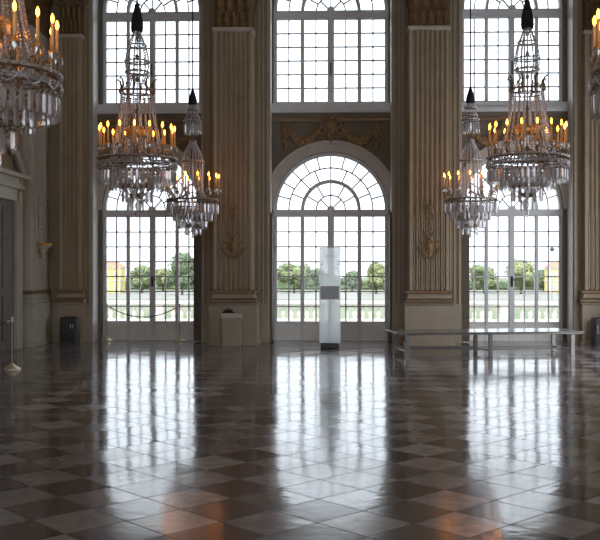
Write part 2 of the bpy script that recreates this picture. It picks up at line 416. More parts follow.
# ---- corner pilasters on the side walls (unfluted, with a carved hanging panel)
for idx, sg in ((6, -1), (7, 1)):
    t = empty('trim_%d' % idx, (sg*XC, 19.2, 0), kind='structure')
    w = XW-XC+.0
    def X(a): return sg*a                        # a > 0 goes into the wall
    def blk(mb, prof, y0=0., y1=1.3, x0=.0):
        xa, xb = sorted((X(x0), X(w-.002)))
        mb.rectprof(xa, xb, y0, y1, prof)
    def blk2(mb, x0, y0, y1, prof):             # mouldings only overhang into the room and towards the viewer
        rings = []
        for o, z in prof:
            a, b = X(x0-o), X(w-.002)
            rings.append([(a,y0-o,z),(b,y0-o,z),(b,y1,z),(a,y1,z)])
        mb.loft(rings)
    m = MB(); blk2(m, .0, .0, 1.299, [(.02,0),(.02,.06),(0,.08),(0,.86),(.02,.87),(.02,.895)]); m.build('pedestal', M['stone2'], t)
    m = MB(); blk2(m, .07, .07, 1.299, [(.0,.96),(.05,1.0),(.0,1.06),(0,1.11)]); m.build('base', M['stone2'], t)
    for z0, z1, o in ((.895,.975,.08),(1.09,1.17,.055)):
        m = MB(); blk2(m, .08, .08, 1.299, [(o-.03,z0),(o,z0+.02),(o,z1-.02),(o-.03,z1)]); m.build('base_ring', M['ring'] if z0 > 1 else M['stone2'], t)
    m = MB(); blk2(m, .09, .09, 1.299, [(0,1.165),(0,6.74)])
    xa, xb = X(.075), X(.1)
    for y0, y1 in ((.2,.23),(1.0,1.03)): m.box(xa, xb, y0, y1, 1.4, 6.5)
    m.build('shaft', M['stone2'], t)
    m = MB(); blk2(m, .09, .09, 1.299, [(0,6.74),(.05,6.8),(.02,6.9),(.05,7.4),(.15,7.7),(.15,8.0)]); m.build('capital', M['capital'], t)
    # carved drop: strings of leaves above a small gilded bracket
    m = MB(); yc = .62
    m.box(X(.07), X(.095), yc-.22, yc+.22, 2.15, 3.25)
    for k in range(9):
        zz = 3.15-.1*k
        for s2 in (-1, 1): m.ball((X(.05), yc+s2*(.05+.03*math.sin(k*1.7)), zz), (.035,.06,.05))
        m.ball((X(.045), yc, zz-.05), (.03,.035,.04))
    m.build('carved_drop', M['stone2'], t)
    m = MB()
    m.lathe([(.02,1.86),(.05,1.93),(.08,1.96),(.06,2.0),(.11,2.06),(.17,2.10),(.18,2.14),(.12,2.16)], 14, (X(.0), yc))
    m.tube([(X(.08),yc,1.9),(X(.0),yc,1.86),(X(-.03),yc,1.93)], .03, 8)
    br = m.build('carved_bracket', M['stone2'], t)
    m = MB()
    for k in range(9):
        a = PI*k/8; m.ball((X(.0)-sg*.16*math.sin(a), yc+.18*math.cos(a), 2.15), (.04,.045,.035))
    m.torus(.085, .014, 1.965, (X(.0), yc), n=20, m=6)
    m.build('gilt_leaves', M['gilt'], br)

# ---- mouldings of the bays: archivolt, sill, swags and cartouche over each arched door
for i, (cx, s, h) in enumerate(BAYS):
    t = empty('trim_%d' % (8+i), (cx, YP, 0), kind='structure')
    hh = h-.006
    m = MB(); m.arc(ZL, RO-.0, RO+.25, s, -.05, 0, xmax=hh); m.arc(ZL, RO+.18, RO+.25, s, -.075, 0, xmax=hh); m.build('archivolt', M['stone2'], t)
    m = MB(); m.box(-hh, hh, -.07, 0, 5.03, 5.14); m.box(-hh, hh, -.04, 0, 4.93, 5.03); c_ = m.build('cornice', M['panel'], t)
    for sg in (-1, 1):
        m = MB(); m.box(sg*.22, sg*hh, -.075, -.04, 4.955, 5.015); m.build('cornice_fillet', M['ring'], c_)
    m = MB(); m.box(-hh, hh, -.16, 0, 5.17, 5.225); m.box(-hh, hh, -.12, 0, 5.14, 5.17); m.box(-hh, hh, -.05, 0, 5.225, 5.36); m.build('sill', M['paint'], t)
    for sg in (-1, 1):
        m = MB()
        for k in range(19):
            q = k/18; x = sg*(.22+.80*s*q+.06*(1-s)); z = 4.86-.36*math.sin(PI*q)**.8-.03*q
            r = .045+.045*math.sin(PI*q)
            for j in range(3):
                a = k*1.3+j*2.1; m.ball((x+.4*r*math.cos(a), -.03-.02*random.random(), z+.7*r*math.sin(a)), (r*.75,.035,r*.7), 7, 5)
        for k in range(7):
            q = k/6; m.ball((sg*(1.04*s+.03*math.sin(k*2)), -.03, 4.86-.5*q), (.07*(1-.5*q),.03,.06), 7, 5)
        m.build('garland', M['dullgilt'], t)
    m = MB()
    m.ball((0,-.05,4.82), (.13,.06,.20), 14, 8); m.ball((0,-.09,4.83), (.08,.04,.13), 12, 8)
    for sg in (-1, 1):
        m.torus(.075,.025,0,n=24); m.xform(Matrix.Translation((sg*.19,-.05,4.74)) @ Matrix.Rotation(PI/2,4,'X'), len(m.v)-24*8)
        m.tube([(sg*.10,-.05,4.98),(sg*.22,-.06,5.04),(sg*.33,-.05,4.98),(sg*.30,-.05,4.92)], [.03,.035,.025,.015], 8)
        m.tube([(sg*.05,-.05,4.64),(sg*.14,-.05,4.55),(sg*.26,-.04,4.60)], [.03,.025,.012], 8)
    m.ball((0,-.06,5.03), (.10,.06,.07)); m.lathe([(.01,4.42),(.05,4.5),(.07,4.6),(.04,4.66)], 10, (0,-.04))
    m.build('cartouche', M['dullgilt'], t)

# ---- arched French doors (below) and arched windows (above)
B1, B2, B3, B4 = .075, .605, .69, 1.225
def bay_glazing(name, cx, s, lower):
    t = empty(name, (cx, YG, 0), kind='structure')
    zc = ZL if lower else ZU
    zb = 0. if lower else 5.36
    zt = 2.81 if lower else 7.30
    g0 = .43 if lower else 5.43
    rows = 7 if lower else 6
    ro = RO*s
    f = MB()
    for sg in (-1, 1):
        f.box(sg*(B4+.015)*s, sg*(ro+.02), -.09, .07, zb, zc)
    f.box(-ro, ro, -.10, .07, zt+.015, zc); f.box(-ro, ro, -.13, -.10, zc-.06, zc-.01)
    f.arc(zc, 1.225, RO+.02, s, -.09, .07)
    f.arc(zc, .605, .68, s, -.08, .06)
    if not lower: f.box(-ro, ro, -.09, .07, zb, g0-.03)
    else: f.box(-ro, ro, -.08, .07, 0, .02)
    f.box(-.06*s, .06*s, -.10 if not lower else -.07, .06, g0-.03 if not lower else 0, zt+.02)
    for sg in (-1, 1): f.box(sg*(B2+.012)*s, sg*(B3-.012)*s, -.07, .06, zb+.01, zt+.02)
    f.arc(zc, 0.012, .085, 1, -.12, .0, 12)
    f.build('frame', M['paint'], t)
    f = MB()
    mw = .032
    f.arc(zc, .33-mw/2, .33+mw/2, s, -.02, .02); f.arc(zc, .955-mw/2, .955+mw/2, s, -.02, .02)
    def ray(a, r0, r1): f.bar((r0*math.cos(a)*s, zc+r0*math.sin(a)), (r1*math.cos(a)*s, zc+r1*math.sin(a)), mw, -.02, .02)
    for k in range(1, 12): ray(PI*k/12, .955, 1.23)
    for k in (1.5, 3, 4.5, 6, 7.5, 9, 10.5): ray(PI*k/12, .67, .965)
    for k in (2, 4, 6, 8, 10): ray(PI*k/12, .33, .61)
    for k in (3, 6, 9): ray(PI*k/12, .05, .34)
    fm = f.build('fanlight_bars', M['paint'], t)
    f = MB(); f.loft([[(1.23*math.cos(PI*k/40)*s, y, zc+1.23*math.sin(PI*k/40)) for k in range(41)] for y in (-.003, .003)]); f.build('fanlight_pane', M['pane'], fm)
    for a, b in ((-B4,-B3),(-B2,-B1),(B1,B2),(B3,B4)):
        x0, x1 = a*s, b*s; st = .034
        f = MB()
        inner0 = abs(a) in (B1, B2) and False
        f.box(x0-st, x0, -.05, .045, zb+.02, zt+.03); f.box(x1, x1+st, -.05, .045, zb+.02, zt+.03)
        f.box(x0-st, x1+st, -.05, .045, zt, zt+.03); f.box(x0-st, x1+st, -.05, .045, g0-.05, g0)
        f.box((x0+x1)/2-.015, (x0+x1)/2+.015, -.02, .02, g0, zt)
        for r in range(1, rows):
            z = g0+(zt-g0)*r/rows; f.box(x0, x1, -.02, .02, z-.015, z+.015)
        leaf = f.build('door_leaf' if lower else 'casement', M['paint'], t)
        if lower:
            f = MB(); f.box(x0-st, x1+st, -.045, .04, .025, g0-.05)
            f.box(x0+.05, x1-.05, -.06, -.045, .09, g0-.11); f.build('door_panel', M['doorpaint'], leaf)
        f = MB(); f.box(x0-.005, x1+.005, -.003, .003, g0-.005, zt+.005); f.build('pane', M['pane'], leaf)
    if lower:
        f = MB(); f.bbox(-.025, .025, -.085, -.05, 1.22, 1.46, .006); f.tube([(0,-.08,1.38),(0,-.13,1.38),(.02,-.14,1.38),(.10,-.14,1.37)], .011, 8); f.build('handle', M['dark'], t)
    else:
        f = MB(); f.bbox(-.012, .012, -.13, -.10, 6.0, 6.3, .004); f.build('espagnolette', M['dark'], t)
    return t
n = 0
for i, (cx, s, h) in enumerate(BAYS):
    d = bay_glazing('door_%d' % (i+1), cx, s, True)
    bay_glazing('window_%d' % (i+1), cx, s, False)
    # folded inner shutters standing in the reveals beside each door
    for sg in (-1, 1):
        f = MB(); xo = h-.004
        for k in range(1 if i == 1 else (4 if sg*(i-1) < 0 else 0)):
            f.bbox(sg*(xo-.045*k)-(.045 if sg > 0 else 0)+(0), sg*(xo-.045*k)+(0 if sg > 0 else .045), YW+.03-YG+.0, YP-.08-YG, .03, 2.86, .008)
        if f.v: f.build('shutter', M['shutter'], d)
        f = MB(); xa = sg*(h-.001); f.box(xa, xa-sg*.012, YW+.04-YG, YP-YG-.001, 2.9, 8.9); f.box(xa, xa-sg*.012, (YW+.04 if sg*(i-1) > 0 else YP-.07)-YG, YP-YG-.001, 0, 2.9); f.build('lit_reveal_lining', M['paint'], d)  # white lining puts the window light on the reveals into colour

# ---- doorway in the left wall (only its casing shows)
t = empty('door_4', (-XW, 17.9, 0), kind='structure')
m = MB()
m.box(0, .10, .78, 1.02, 0, 3.2); m.box(0, .10, -1.02, -.78, 0, 3.2); m.box(0, .10, -1.02, 1.02, 3.0, 3.24)
m.box(.10, .13, .84, .88, 0, 3.2); m.box(.10, .13, .94, 1.0, 0, 3.2); m.box(0, .06, 1.05, 1.18, 0, 3.5)
m.build('casing', M['stone2'], t)
m = MB(); m.box(0, .16, -1.1, 1.12, 3.24, 3.32); m.box(0, .24, -1.16, 1.18, 3.46, 3.54); m.box(0, .12, -1.06, 1.08, 3.32, 3.46)
m.tube([(.12,-1.1,3.56),(.14,-.6,3.95),(.15,0,4.1),(.14,.6,3.95),(.12,1.1,3.56)], .07, 8); m.build('overdoor', M['stone2'], t)
m = MB()
for sg in (-1, 1):
    for k in range(5): m.ball((.10, sg*.9, 3.40-.11*k), (.05,.09-.012*k,.06))
m.build('gilt_console', M['gilt'], t)
m = MB(); m.box(.0, .03, -.78, .78, 0, 3.0)
for z0, z1 in ((.2,1.1),(1.25,2.85)):
    for sg in (-1, 1): m.box(.03, .05, sg*.1, sg*.68, z0, z1)
m.build('door_leaf', M['shutter'], t)

# ------------------------------------------------------------------ chandeliers
def beads(mb, pts, gap, r, n=6):
    """a string of cut beads along a polyline: one thread that swells at every bead"""
    P = [Vector(p) for p in pts]; cum = [0.]
    for a, b in zip(P, P[1:]): cum.append(cum[-1]+(b-a).length)
    nb = max(2, int(cum[-1]/gap)); Q = []; R = []
    for i in range(nb*3+1):
        d = cum[-1]*i/(nb*3); k = 0
        while k < len(P)-2 and cum[k+1] < d: k += 1
        Q.append(P[k].lerp(P[k+1], min(1, (d-cum[k])/max(1e-6, cum[k+1]-cum[k])))); R.append(r*.22 if i % 3 == 0 else r)
    mb.tube(Q, R, n, False)
def bead_hoop(mb, Rr, z, n, r, sag=0.):
    """a closed ring of beads"""
    vs = []; fs = []; T = n*3; q = 6
    for i in range(T):
        a = 2*PI*i/T; rr = r*.25 if i % 3 == 0 else r
        for j in range(q):
            b = 2*PI*j/q; x = Rr+rr*math.cos(b); vs.append((x*math.cos(a), x*math.sin(a), z+rr*math.sin(b)))
    for i in range(T):
        for j in range(q): fs.append((i*q+j, ((i+1)%T)*q+j, ((i+1)%T)*q+(j+1)%q, i*q+(j+1)%q))
    mb.add(vs, fs)
def drop_mesh(mb, w, l):
    rings = []
    for r, z in ((.05,.16),(.5,.09),(.55,.05),(.12,-.03),(.2,-.05),(.95,-.16),(1,-.72),(.75,-.9),(.05,-1.)):
        rings.append([(w*.5*r*math.cos(2*PI*k/6), w*.38*r*math.sin(2*PI*k/6), (l-.16*l)*z-.02) for k in range(6)])
    mb.loft(rings)
def ring_copies(o, parent, R, z, n, ph=0., first=True):
    out = []
    for k in range(n):
        a = 2*PI*(k+ph)/n
        c = o if (k == 0 and first) else copy_tree(o, parent)
        c.location = (R*math.cos(a), R*math.sin(a), z); c.rotation_euler = (0,0,a+PI/2); out.append(c)
    return out
def candle_set(t, n, ra, rc, zr, zc, ph):
    """arms, drip pans, candles and flames; one built, the rest copied"""
    m = MB()
    m.tube([(ra-rc,0,zr-zc),(ra-rc+.05,0,zr-zc-.05),(-.02,0,-.19),(.015,0,-.10),(0,0,-.02)], [.011,.012,.011,.010,.012], 8)
    m.torus(.03, .007, 0, n=14, m=6); m.xform(Matrix.Translation((-.05,0,-.10)) @ Matrix.Rotation(PI/2,4,'X'), len(m.v)-14*6)
    arm = m.build('arm', M['bronze'], t)
    m = MB(); m.lathe([(.012,-.03),(.02,-.02),(.043,-.004),(.046,.004),(.03,.0),(.016,.03),(.018,.05),(.013,.052)], 14); m.build('drip_pan', M['gilt'], arm)
    m = MB(); m.lathe([(.0135,.03),(.0135,.215),(.010,.228),(.003,.232)], 10); can = m.build('candle', M['wax'], t)
    m = MB(); m.lathe([(.005,.232),(.013,.248),(.0155,.264),(.011,.288),(.003,.308)], 10); m.build('flame', M['flame'], can)
    m = MB(); rings = []
    for z, r, dz in ((-.006,.040,0),(-.012,.045,0),(-.035,.047,.035)):
        rings.append([(r*math.cos(2*PI*k/16), r*math.sin(2*PI*k/16), z-(dz if k % 2 else 0)) for k in range(16)])
    m.loft(rings, False, False); pend = m.build('pan_fringe', M['crystal'], arm)
    for k in range(n):
        a = 2*PI*(k+ph)/n
        A = arm if k == 0 else copy_tree(arm, t); C = can if k == 0 else copy_tree(can, t)
        for o in (A, C):
            o.location = (rc*math.cos(a), rc*math.sin(a), zc); o.rotation_euler = (0,0,a)

def large_chandelier():
    t = empty('crystal_chandelier')
    m = MB(); m.tube([(0,0,5.3),(0,0,HT-.06)], .014, 6); m.lathe([(.012,HT-.14),(.09,HT-.06),(.12,HT-.0)], 16); m.build('suspension_cord', M['velvet'], t)
    m = MB(); m.lathe([(.05,5.0),(.085,5.03),(.088,5.10),(.065,5.22),(.04,5.32),(.035,5.36),(.015,5.38)], 14)
    for k in range(14):
        a = 2*PI*k/14; m.tube([(.08*math.cos(a),.08*math.sin(a),5.05),(.07*math.cos(a),.07*math.sin(a),4.97)], .012, 5)
    m.build('velvet_sleeve', M['velvet'], t)
    m = MB(); m.tube([(0,0,5.05),(0,0,2.62)], .010, 8)
    for z in (4.9, 4.62, 4.3, 3.85, 3.3): m.lathe([(.010,z-.04),(.024,z-.02),(.024,z+.02),(.010,z+.04)], 12)
    m.build('stem', M['bronze'], t)
    # upper column of hoops and strings
    prof = [(.045,4.98),(.10,4.83),(.125,4.78),(.16,4.62),(.165,4.48),(.145,4.40),(.105,4.30),(.13,4.22),(.24,4.12)]
    m = MB(); beads(m, [(r,0,z) for r, z in prof], .034, .0115); o = m.build('upper_bead_string', M['bead'], t)
    for k in range(1, 12): copy_one(o, t, None, 2*PI*k/12)
    for r, z in ((.125,4.78),(.168,4.55),(.15,4.41)):
        m = MB(); m.torus(r, .007, z, n=32, m=6)
        m.build('hoop', M['bronze'], t)
    for R_, z_, n_, r_ in ((.16,4.40,16,.020),(.175,4.55,18,.014),(.13,4.78,12,.013)):
        m = MB(); bead_hoop(m, R_, z_, n_, r_); m.build('hoop_beads', M['bead'], t)
    # crown with scrolled horns
    m = MB(); m.torus(.25, .012, 4.12, n=40); m.torus(.22, .009, 4.06, n=40); m.build('crown_ring', M['bronze'], t)
    m = MB(); m.tube([(.22,0,4.06),(.245,0,4.14),(.225,0,4.20),(.24,0,4.27),(.275,0,4.30),(.295,0,4.27)], [.012,.018,.016,.014,.012,.008], 8); o = m.build('crown_scroll', M['bronze'], t)
    for k in range(8):
        c = o if k == 0 else copy_one(o, t)
        c.rotation_euler = (0,0,2*PI*k/8)
    # tent of bead strings
    pts = [(.225+.175*(q**1.5), 0, 4.08-.96*q) for q in [i/14 for i in range(15)]]
    m = MB(); beads(m, pts, .030, .0145); o = m.build('bead_string', M['bead'], t)
    for k in range(1, 20): copy_one(o, t, None, 2*PI*k/20)
    # gilded inner basket
    m = MB(); m.lathe([(.145,3.50),(.16,3.52),(.155,3.55),(.165,3.58)], 28, cap=False); m.lathe([(.135,3.50),(.15,3.52),(.145,3.55),(.155,3.58)], 28, cap=False)
    for k in range(14):
        a = 2*PI*k/14; m.ball((.16*math.cos(a), .16*math.sin(a), 3.60), (.02,.02,.03))
    for k in range(4):
        a = PI*k/2; m.tube([(0,0,3.62),(.08*math.cos(a),.08*math.sin(a),3.60),(.15*math.cos(a),.15*math.sin(a),3.53)], .007, 6)
    m.build('gilt_basket', M['gilt'], t)
    # tiers
    tiers = [(.54,3.03,46,.060,.23),(.375,2.95,28,.056,.25),(.205,2.76,12,.052,.22),(.085,2.63,5,.045,.22)]
    for R, z, n_, w, l in tiers:
        m = MB(); m.torus(R, .009, z+.03, n=56); m.torus(R, .005, z-.01, n=56, m=6)
        for k in range(int(R*60)):
            a = 2*PI*k/int(R*60); m.ball((R*math.cos(a)*1.0, R*math.sin(a), z+.01), (.009,.009,.014), 6, 4)
        m.build('tier_ring', M['bronze'], t)
        m = MB(); bead_hoop(m, R+.014, z+.045, int(R*90), .013); m.build('ring_beads', M['bead'], t)
        m = MB(); drop_mesh(m, w, l); o = m.build('crystal_drop', M['crystal'], t)
        ring_copies(o, t, R, z-.005, n_)
    m = MB(); drop_mesh(m, .046, .17); o = m.build('crystal_drop', M['crystal'], t); ring_copies(o, t, .14, 3.50, 9)
    m = MB(); m.torus(.545, .010, 3.16, n=60); m.torus(.53, .006, 3.11, n=60, m=6); m.build('candle_ring', M['bronze'], t)
    m = MB(); bead_hoop(m, .56, 3.175, 52, .016); m.build('ring_beads', M['bead'], t)
    m = MB(); bead_hoop(m, .555, 3.10, 52, .015); m.build('ring_beads', M['bead'], t)
    m = MB()
    for k in range(8):
        a = 2*PI*k/8; c, s = math.cos(a), math.sin(a)
        m.tube([(.016*c,.016*s,3.3),(.3*c,.3*s,3.16),(.545*c,.545*s,3.14)], .006, 5)
        m.tube([(.545*c,.545*s,3.1),(.45*c,.45*s,3.0),(.37*c,.37*s,2.97),(.28*c,.28*s,2.82),(.205*c,.205*s,2.75),(.085*c,.085*s,2.64),(0,0,2.63)], .006, 5)
    m.build('tier_struts', M['bronze'], t)
    m = MB(); beads(m, [(.55,-.11,3.12),(.565,-.055,3.055),(.57,0,3.03),(.565,.055,3.055),(.55,.11,3.12)], .026, .011); o = m.build('bead_swag', M['bead'], t)
    for k in range(1, 16): copy_one(o, t, None, 2*PI*k/16)
    m = MB(); beads(m, [(.53,0,3.0),(.46,0,2.92),(.385,0,2.96)], .028, .012); o = m.build('inner_bead_swag', M['bead'], t)
    for k in range(1, 20): copy_one(o, t, None, 2*PI*(k+.3)/20)
    m = MB(); beads(m, [(.37,0,2.92),(.28,0,2.78),(.21,0,2.78)], .028, .012); o = m.build('lower_bead_swag', M['bead'], t)
    for k in range(1, 12): copy_one(o, t, None, 2*PI*k/12)
    m = MB(); m.lathe([(.01,2.66),(.012,2.56),(.034,2.53),(.034,2.49),(.012,2.46),(.03,2.40),(.004,2.33)], 8, smooth=False); m.build('finial', M['crystal'], t)
    candle_set(t, 16, .52, .525, 3.17, 3.34, .35)
    return t

def small_chandelier():
    t = empty('crystal_chandelier')
    m = MB(); m.tube([(0,0,5.15),(0,0,HT-.06)], .014, 6); m.lathe([(.012,HT-.14),(.09,HT-.06),(.12,HT-.0)], 16); m.build('suspension_cord', M['velvet'], t)
    m = MB(); m.lathe([(.07,4.88),(.09,4.90),(.088,4.97),(.06,5.07),(.035,5.15),(.015,5.20)], 14); m.build('velvet_sleeve', M['velvet'], t)
    m = MB(); m.tube([(0,0,4.9),(0,0,2.5)], .010, 8)
    for z in (4.82, 4.2, 3.9, 3.3): m.lathe([(.010,z-.04),(.024,z-.02),(.024,z+.02),(.010,z+.04)], 12)
    m.build('stem', M['bronze'], t)
    def hoop(R, z, nb, rb=.013):
        m = MB(); m.torus(R, .010, z, n=44, m=6); m.build('hoop', M['bronze'], t)
        m = MB(); bead_hoop(m, R+.012, z+.015, nb, rb); m.build('hoop_beads', M['bead'], t)
    hoop(.10, 4.78, 12); hoop(.13, 4.62, 14); hoop(.165, 4.54, 18)
    m = MB(); beads(m, [(.04,0,4.9),(.10,0,4.78),(.11,0,4.70),(.13,0,4.62),(.165,0,4.54)], .032, .011); o = m.build('upper_bead_string', M['bead'], t)
    for k in range(1, 12): copy_one(o, t, None, 2*PI*k/12)
    m = MB(); drop_mesh(m, .055, .27); o = m.build('crystal_drop', M['crystal'], t); ring_copies(o, t, .165, 4.53, 18)
    # rounded basket of strings
    pts = [(.05,0,4.14),(.10,0,4.05),(.17,0,3.92),(.215,0,3.76),(.22,0,3.55),(.21,0,3.35),(.22,0,3.15),(.30,0,3.0)]
    m = MB(); beads(m, pts, .032, .0155); o = m.build('bead_string', M['bead'], t)
    for k in range(1, 18): copy_one(o, t, None, 2*PI*k/18)
    hoop(.06, 4.14, 8); hoop(.222, 3.74, 22)
    tiers = [(.50,2.95,40,.064,.27),(.38,2.80,26,.060,.25),(.26,2.62,9,.11,.22),(.15,2.46,5,.07,.18)]
    for R, z, n_, w, l in tiers:
        m = MB(); m.torus(R, .013, z+.03, n=56); m.torus(R, .007, z-.01, n=56, m=6)
        for k in range(int(R*60)):
            a = 2*PI*k/int(R*60); m.ball((R*math.cos(a), R*math.sin(a), z+.01), (.009,.009,.014), 6, 4)
        m.build('tier_ring', M['bronze'], t)
        m = MB(); bead_hoop(m, R+.014, z+.045, int(R*90), .013); m.build('ring_beads', M['bead'], t)
        m = MB(); drop_mesh(m, w, l); o = m.build('crystal_drop', M['crystal'], t); ring_copies(o, t, R, z-.005, n_)
    m = MB()
    for k in range(8):
        a = 2*PI*k/8; c, s = math.cos(a), math.sin(a)
        m.tube([(.016*c,.016*s,3.15),(.3*c,.3*s,3.0),(.5*c,.5*s,2.98)], .006, 5)
        m.tube([(.5*c,.5*s,2.96),(.38*c,.38*s,2.83),(.26*c,.26*s,2.65),(.15*c,.15*s,2.49),(0,0,2.5)], .006, 5)
    m.build('tier_struts', M['bronze'], t)
    m = MB(); m.lathe([(.01,2.5),(.012,2.44),(.036,2.42),(.036,2.38),(.012,2.34),(.03,2.28),(.004,2.22)], 8, smooth=False); m.build('finial', M['crystal'], t)
    candle_set(t, 14, .46, .52, 2.98, 3.20, .25)
    return t

XL = 2.745
big = large_chandelier(); big.location = (-XL, 13.1, 0)
G1, G2 = 'large crystal chandeliers with candle rings', 'smaller crystal chandeliers with stepped tiers'
tag(big, 'large crystal chandelier hanging before the left upper window', 'chandelier', G1)
b2 = copy_tree(big, None, (XL, 13.1, 0), .3); tag(b2, 'large crystal chandelier hanging before the right upper window', 'chandelier', G1)
b3 = copy_tree(big, None, (-XL, 7.4, 0), -.22); tag(b3, 'nearest crystal chandelier on the left, cut off by the left picture edge', 'chandelier', G1)
b4 = copy_tree(big, None, (2.62, 7.4, 0), -.076); tag(b4, 'nearest crystal chandelier on the right, cut off by the right picture edge', 'chandelier', G1)
sm = small_chandelier(); sm.location = (-XL, 18.4, 0)
tag(sm, 'smaller tiered chandelier just right of the large left chandelier', 'chandelier', G2)
s2 = copy_tree(sm, None, (XL, 18.4, 0), .4); tag(s2, 'smaller tiered chandelier just left of the large right chandelier', 'chandelier', G2)

# ------------------------------------------------------------------ things on the floor
# information stele in front of the middle door
t = empty('information_stele', (-.02, 19.1, 0)); tag(t, 'tall frosted white stele with a grey screen before the middle door', 'information stand')
m = MB(); m.bbox(-.19, .19, -.10, .10, 0, .105, .008); m.build('base', M['dark'], t)
m = MB(); m.bbox(-.218, .218, -.035, .035, .105, 2.06, .006); body = m.build('frosted_panel', M['frosted'], t)
m = MB(); m.bbox(-.012, .012, -.005, .012, .11, 1.25, .003); m.build('spine', M['paint'], t)
m = MB(); m.bbox(-.192, .192, -.075, -.036, 1.0, 1.27, .008); sc = m.build('screen', M['screen'], t)
m = MB(); m.box(-.175, .175, -.078, -.0745, 1.015, 1.255); m.build('screen_glass', M['screen'], sc)
for sg in (-1, 1):
    m = MB(); m.lathe([(.014,0),(.014,.01),(.008,.014)], 12); m.xform(Matrix.Translation((sg*.165,-.035,1.72)) @ Matrix.Rotation(PI/2,4,'X')); m.build('bolt', M['dark'], t)
m = MB(); x = -.12
while x < .11:                                   # one blurred line of small lettering and a shorter one below
    w = random.uniform(.008, .016); m.box(x, x+w, -.0365, -.0345, 1.872, 1.872+random.choice((.022,.03))); x += w+.007
x = .10
while x < .17:
    w = random.uniform(.006, .012); m.box(x, x+w, -.0365, -.0345, 1.62, 1.638); x += w+.006
m.build('lettering', M['print'], t)

# bench in front of the right-hand pilaster and door
t = empty('bench', (2.90, 17.75, 0), math.radians(9.)); tag(t, 'long low grey bench on three pairs of legs before the right door', 'bench')
m = MB()
m.bbox(-1.80, 1.78, -.50, -.01, .435, .455, .004); m.bbox(-1.80, 1.78, .01, .50, .435, .455, .004); m.build('seat', M['seat'], t)
m = MB(); m.bbox(-1.76, 1.76, -.47, -.44, .405, .435, .004); m.bbox(-1.76, 1.76, .44, .47, .405, .435, .004)
for x in (-1.60, -.02, 1.56): m.bbox(x-.025, x+.025, -.44, .44, .40, .435, .004)
m.build('frame', M['steel'], t)
for x in (-1.60, -.02, 1.56):
    for y in (-.45, .45):
        m = MB(); m.bbox(x-.036, x+.036, y-.03, y+.03, 0, .40, .005); m.build('leg', M['steel'], t)
for y in (-.0, .45):
    m = MB(); m.bbox(-1.57, 1.53, y-.015, y+.015, .09, .12, .004); m.build('stretcher', M['steel'], t)
for x in (-1.60, -.02, 1.56):
    m = MB(); m.bbox(x-.015, x+.015, -.42, .42, .09, .12, .004); m.build('stretcher', M['steel'], t)

# stanchions and ropes
def stanchion(loc, label):
    t = empty('stanchion', loc); tag(t, label, 'barrier post', 'slim rope barrier posts')
    m = MB(); m.lathe([(.135,0),(.14,.012),(.13,.025),(.09,.045),(.05,.075),(.025,.10),(.014,.11)], 24); m.build('base', M['brass'], t)
    m = MB(); m.lathe([(.011,.10),(.011,.78)], 10); m.build('pole', M['steel'], t)
    m = MB(); m.lathe([(.012,.76),(.02,.77),(.02,.80),(.012,.81),(.022,.825),(.018,.845),(.004,.85)], 14); m.torus(.022,.005,.785,n=16,m=6); m.build('finial', M['brass'], t)
    return t
S1 = (-5.02, 20.72, 0); S2 = (-3.385, 20.72, 0); S3 = (-5.11, 14.75, 0)
stanchion(S1, 'barrier post beside the left jamb of the left door')
stanchion(S2, 'barrier post standing near the right jamb of the left door')
stanchion(S3, 'barrier post with brass base, nearest, out on the floor at left')
def rope(name, p, q, sag, label, hook=False):
    m = MB(); P = []
    for i in range(25):
        u = i/24; P.append((p[0]+(q[0]-p[0])*u, p[1]+(q[1]-p[1])*u, p[2]+(q[2]-p[2])*u-4*sag*u*(1-u)))
    m.tube(P, .011, 8); o = m.build(name, M['rope'], None); tag(o, label, 'rope', 'barrier ropes')
    mm = MB()
    for e, f in ((P[0], P[1]), (P[-1], P[-2])):
        mm.tube([e, tuple(e[k]+(f[k]-e[k])*.7 for k in range(3))], .016, 8)
    mm.build('rope_end', M['brass'], o)
    return o
rope('barrier_rope', (S1[0]+.03, S1[1], .785), (S2[0]-.03, S2[1], .785), .24, 'dark rope sagging across the left door between two posts')
rope('barrier_rope', (S3[0]-.03, S3[1]-.015, .785), (-XW+.02, 13.9, .80), .16, 'dark rope running from the nearest post to the left wall')

# dark floor units in the corners
def floor_unit(x, label, mat, two):
    t = empty('floor_unit', (x, 20.02, 0)); tag(t, label, 'appliance', 'dark corner appliances')
    m = MB()
    def ring(i, z):
        out = []
        for cx_, cy_, a0 in ((.195-.06,.13-.06,0),(-.195+.06,.13-.06,PI/2),(-.195+.06,-.13+.06,PI),(.195-.06,-.13+.06,1.5*PI)):
            for k in range(5):
                a = a0+PI/2*k/4; out.append((cx_+(.06-i)*math.cos(a), cy_+(.06-i)*math.sin(a), z))
        return out
    m.loft([ring(.01,.0),ring(.01,.03),ring(0,.035),ring(0,.54),ring(.02,.575),ring(.05,.585)], False); m.build('housing', M['unit'], t)
    m = MB()
    for k in range(5): m.box(-.12, .12, -.134, -.13, .08+.035*k, .095+.035*k)
    for k in range(4): m.box(-.12, .12, -.05+.03*k, -.035+.03*k, .584, .588)
    m.build('grille', M['dark'], t)
    m = MB()
    xs = two
    for (a, b, c, d) in xs: m.box(a, b, -.1335, -.129, c, d)
    m.build('display_marks', mat, t)
    return t
floor_unit(-5.665, 'dark grey box-shaped unit with two pale strokes in the left corner', M['marks'],
           [(.045,.062,.34,.43),(.09,.107,.34,.43),(.035,.05,.36,.41)])
floor_unit(5.765, 'dark box-shaped unit with pinkish marks at the right picture edge', M['pinkmarks'],
           [(-.12,-.10,.27,.42),(-.135,-.12,.39,.42),(-.13,-.085,.26,.28),(-.065,-.048,.27,.35),(-.02,-.003,.27,.35),(-.065,-.003,.345,.36),(-.065,-.003,.26,.275)])

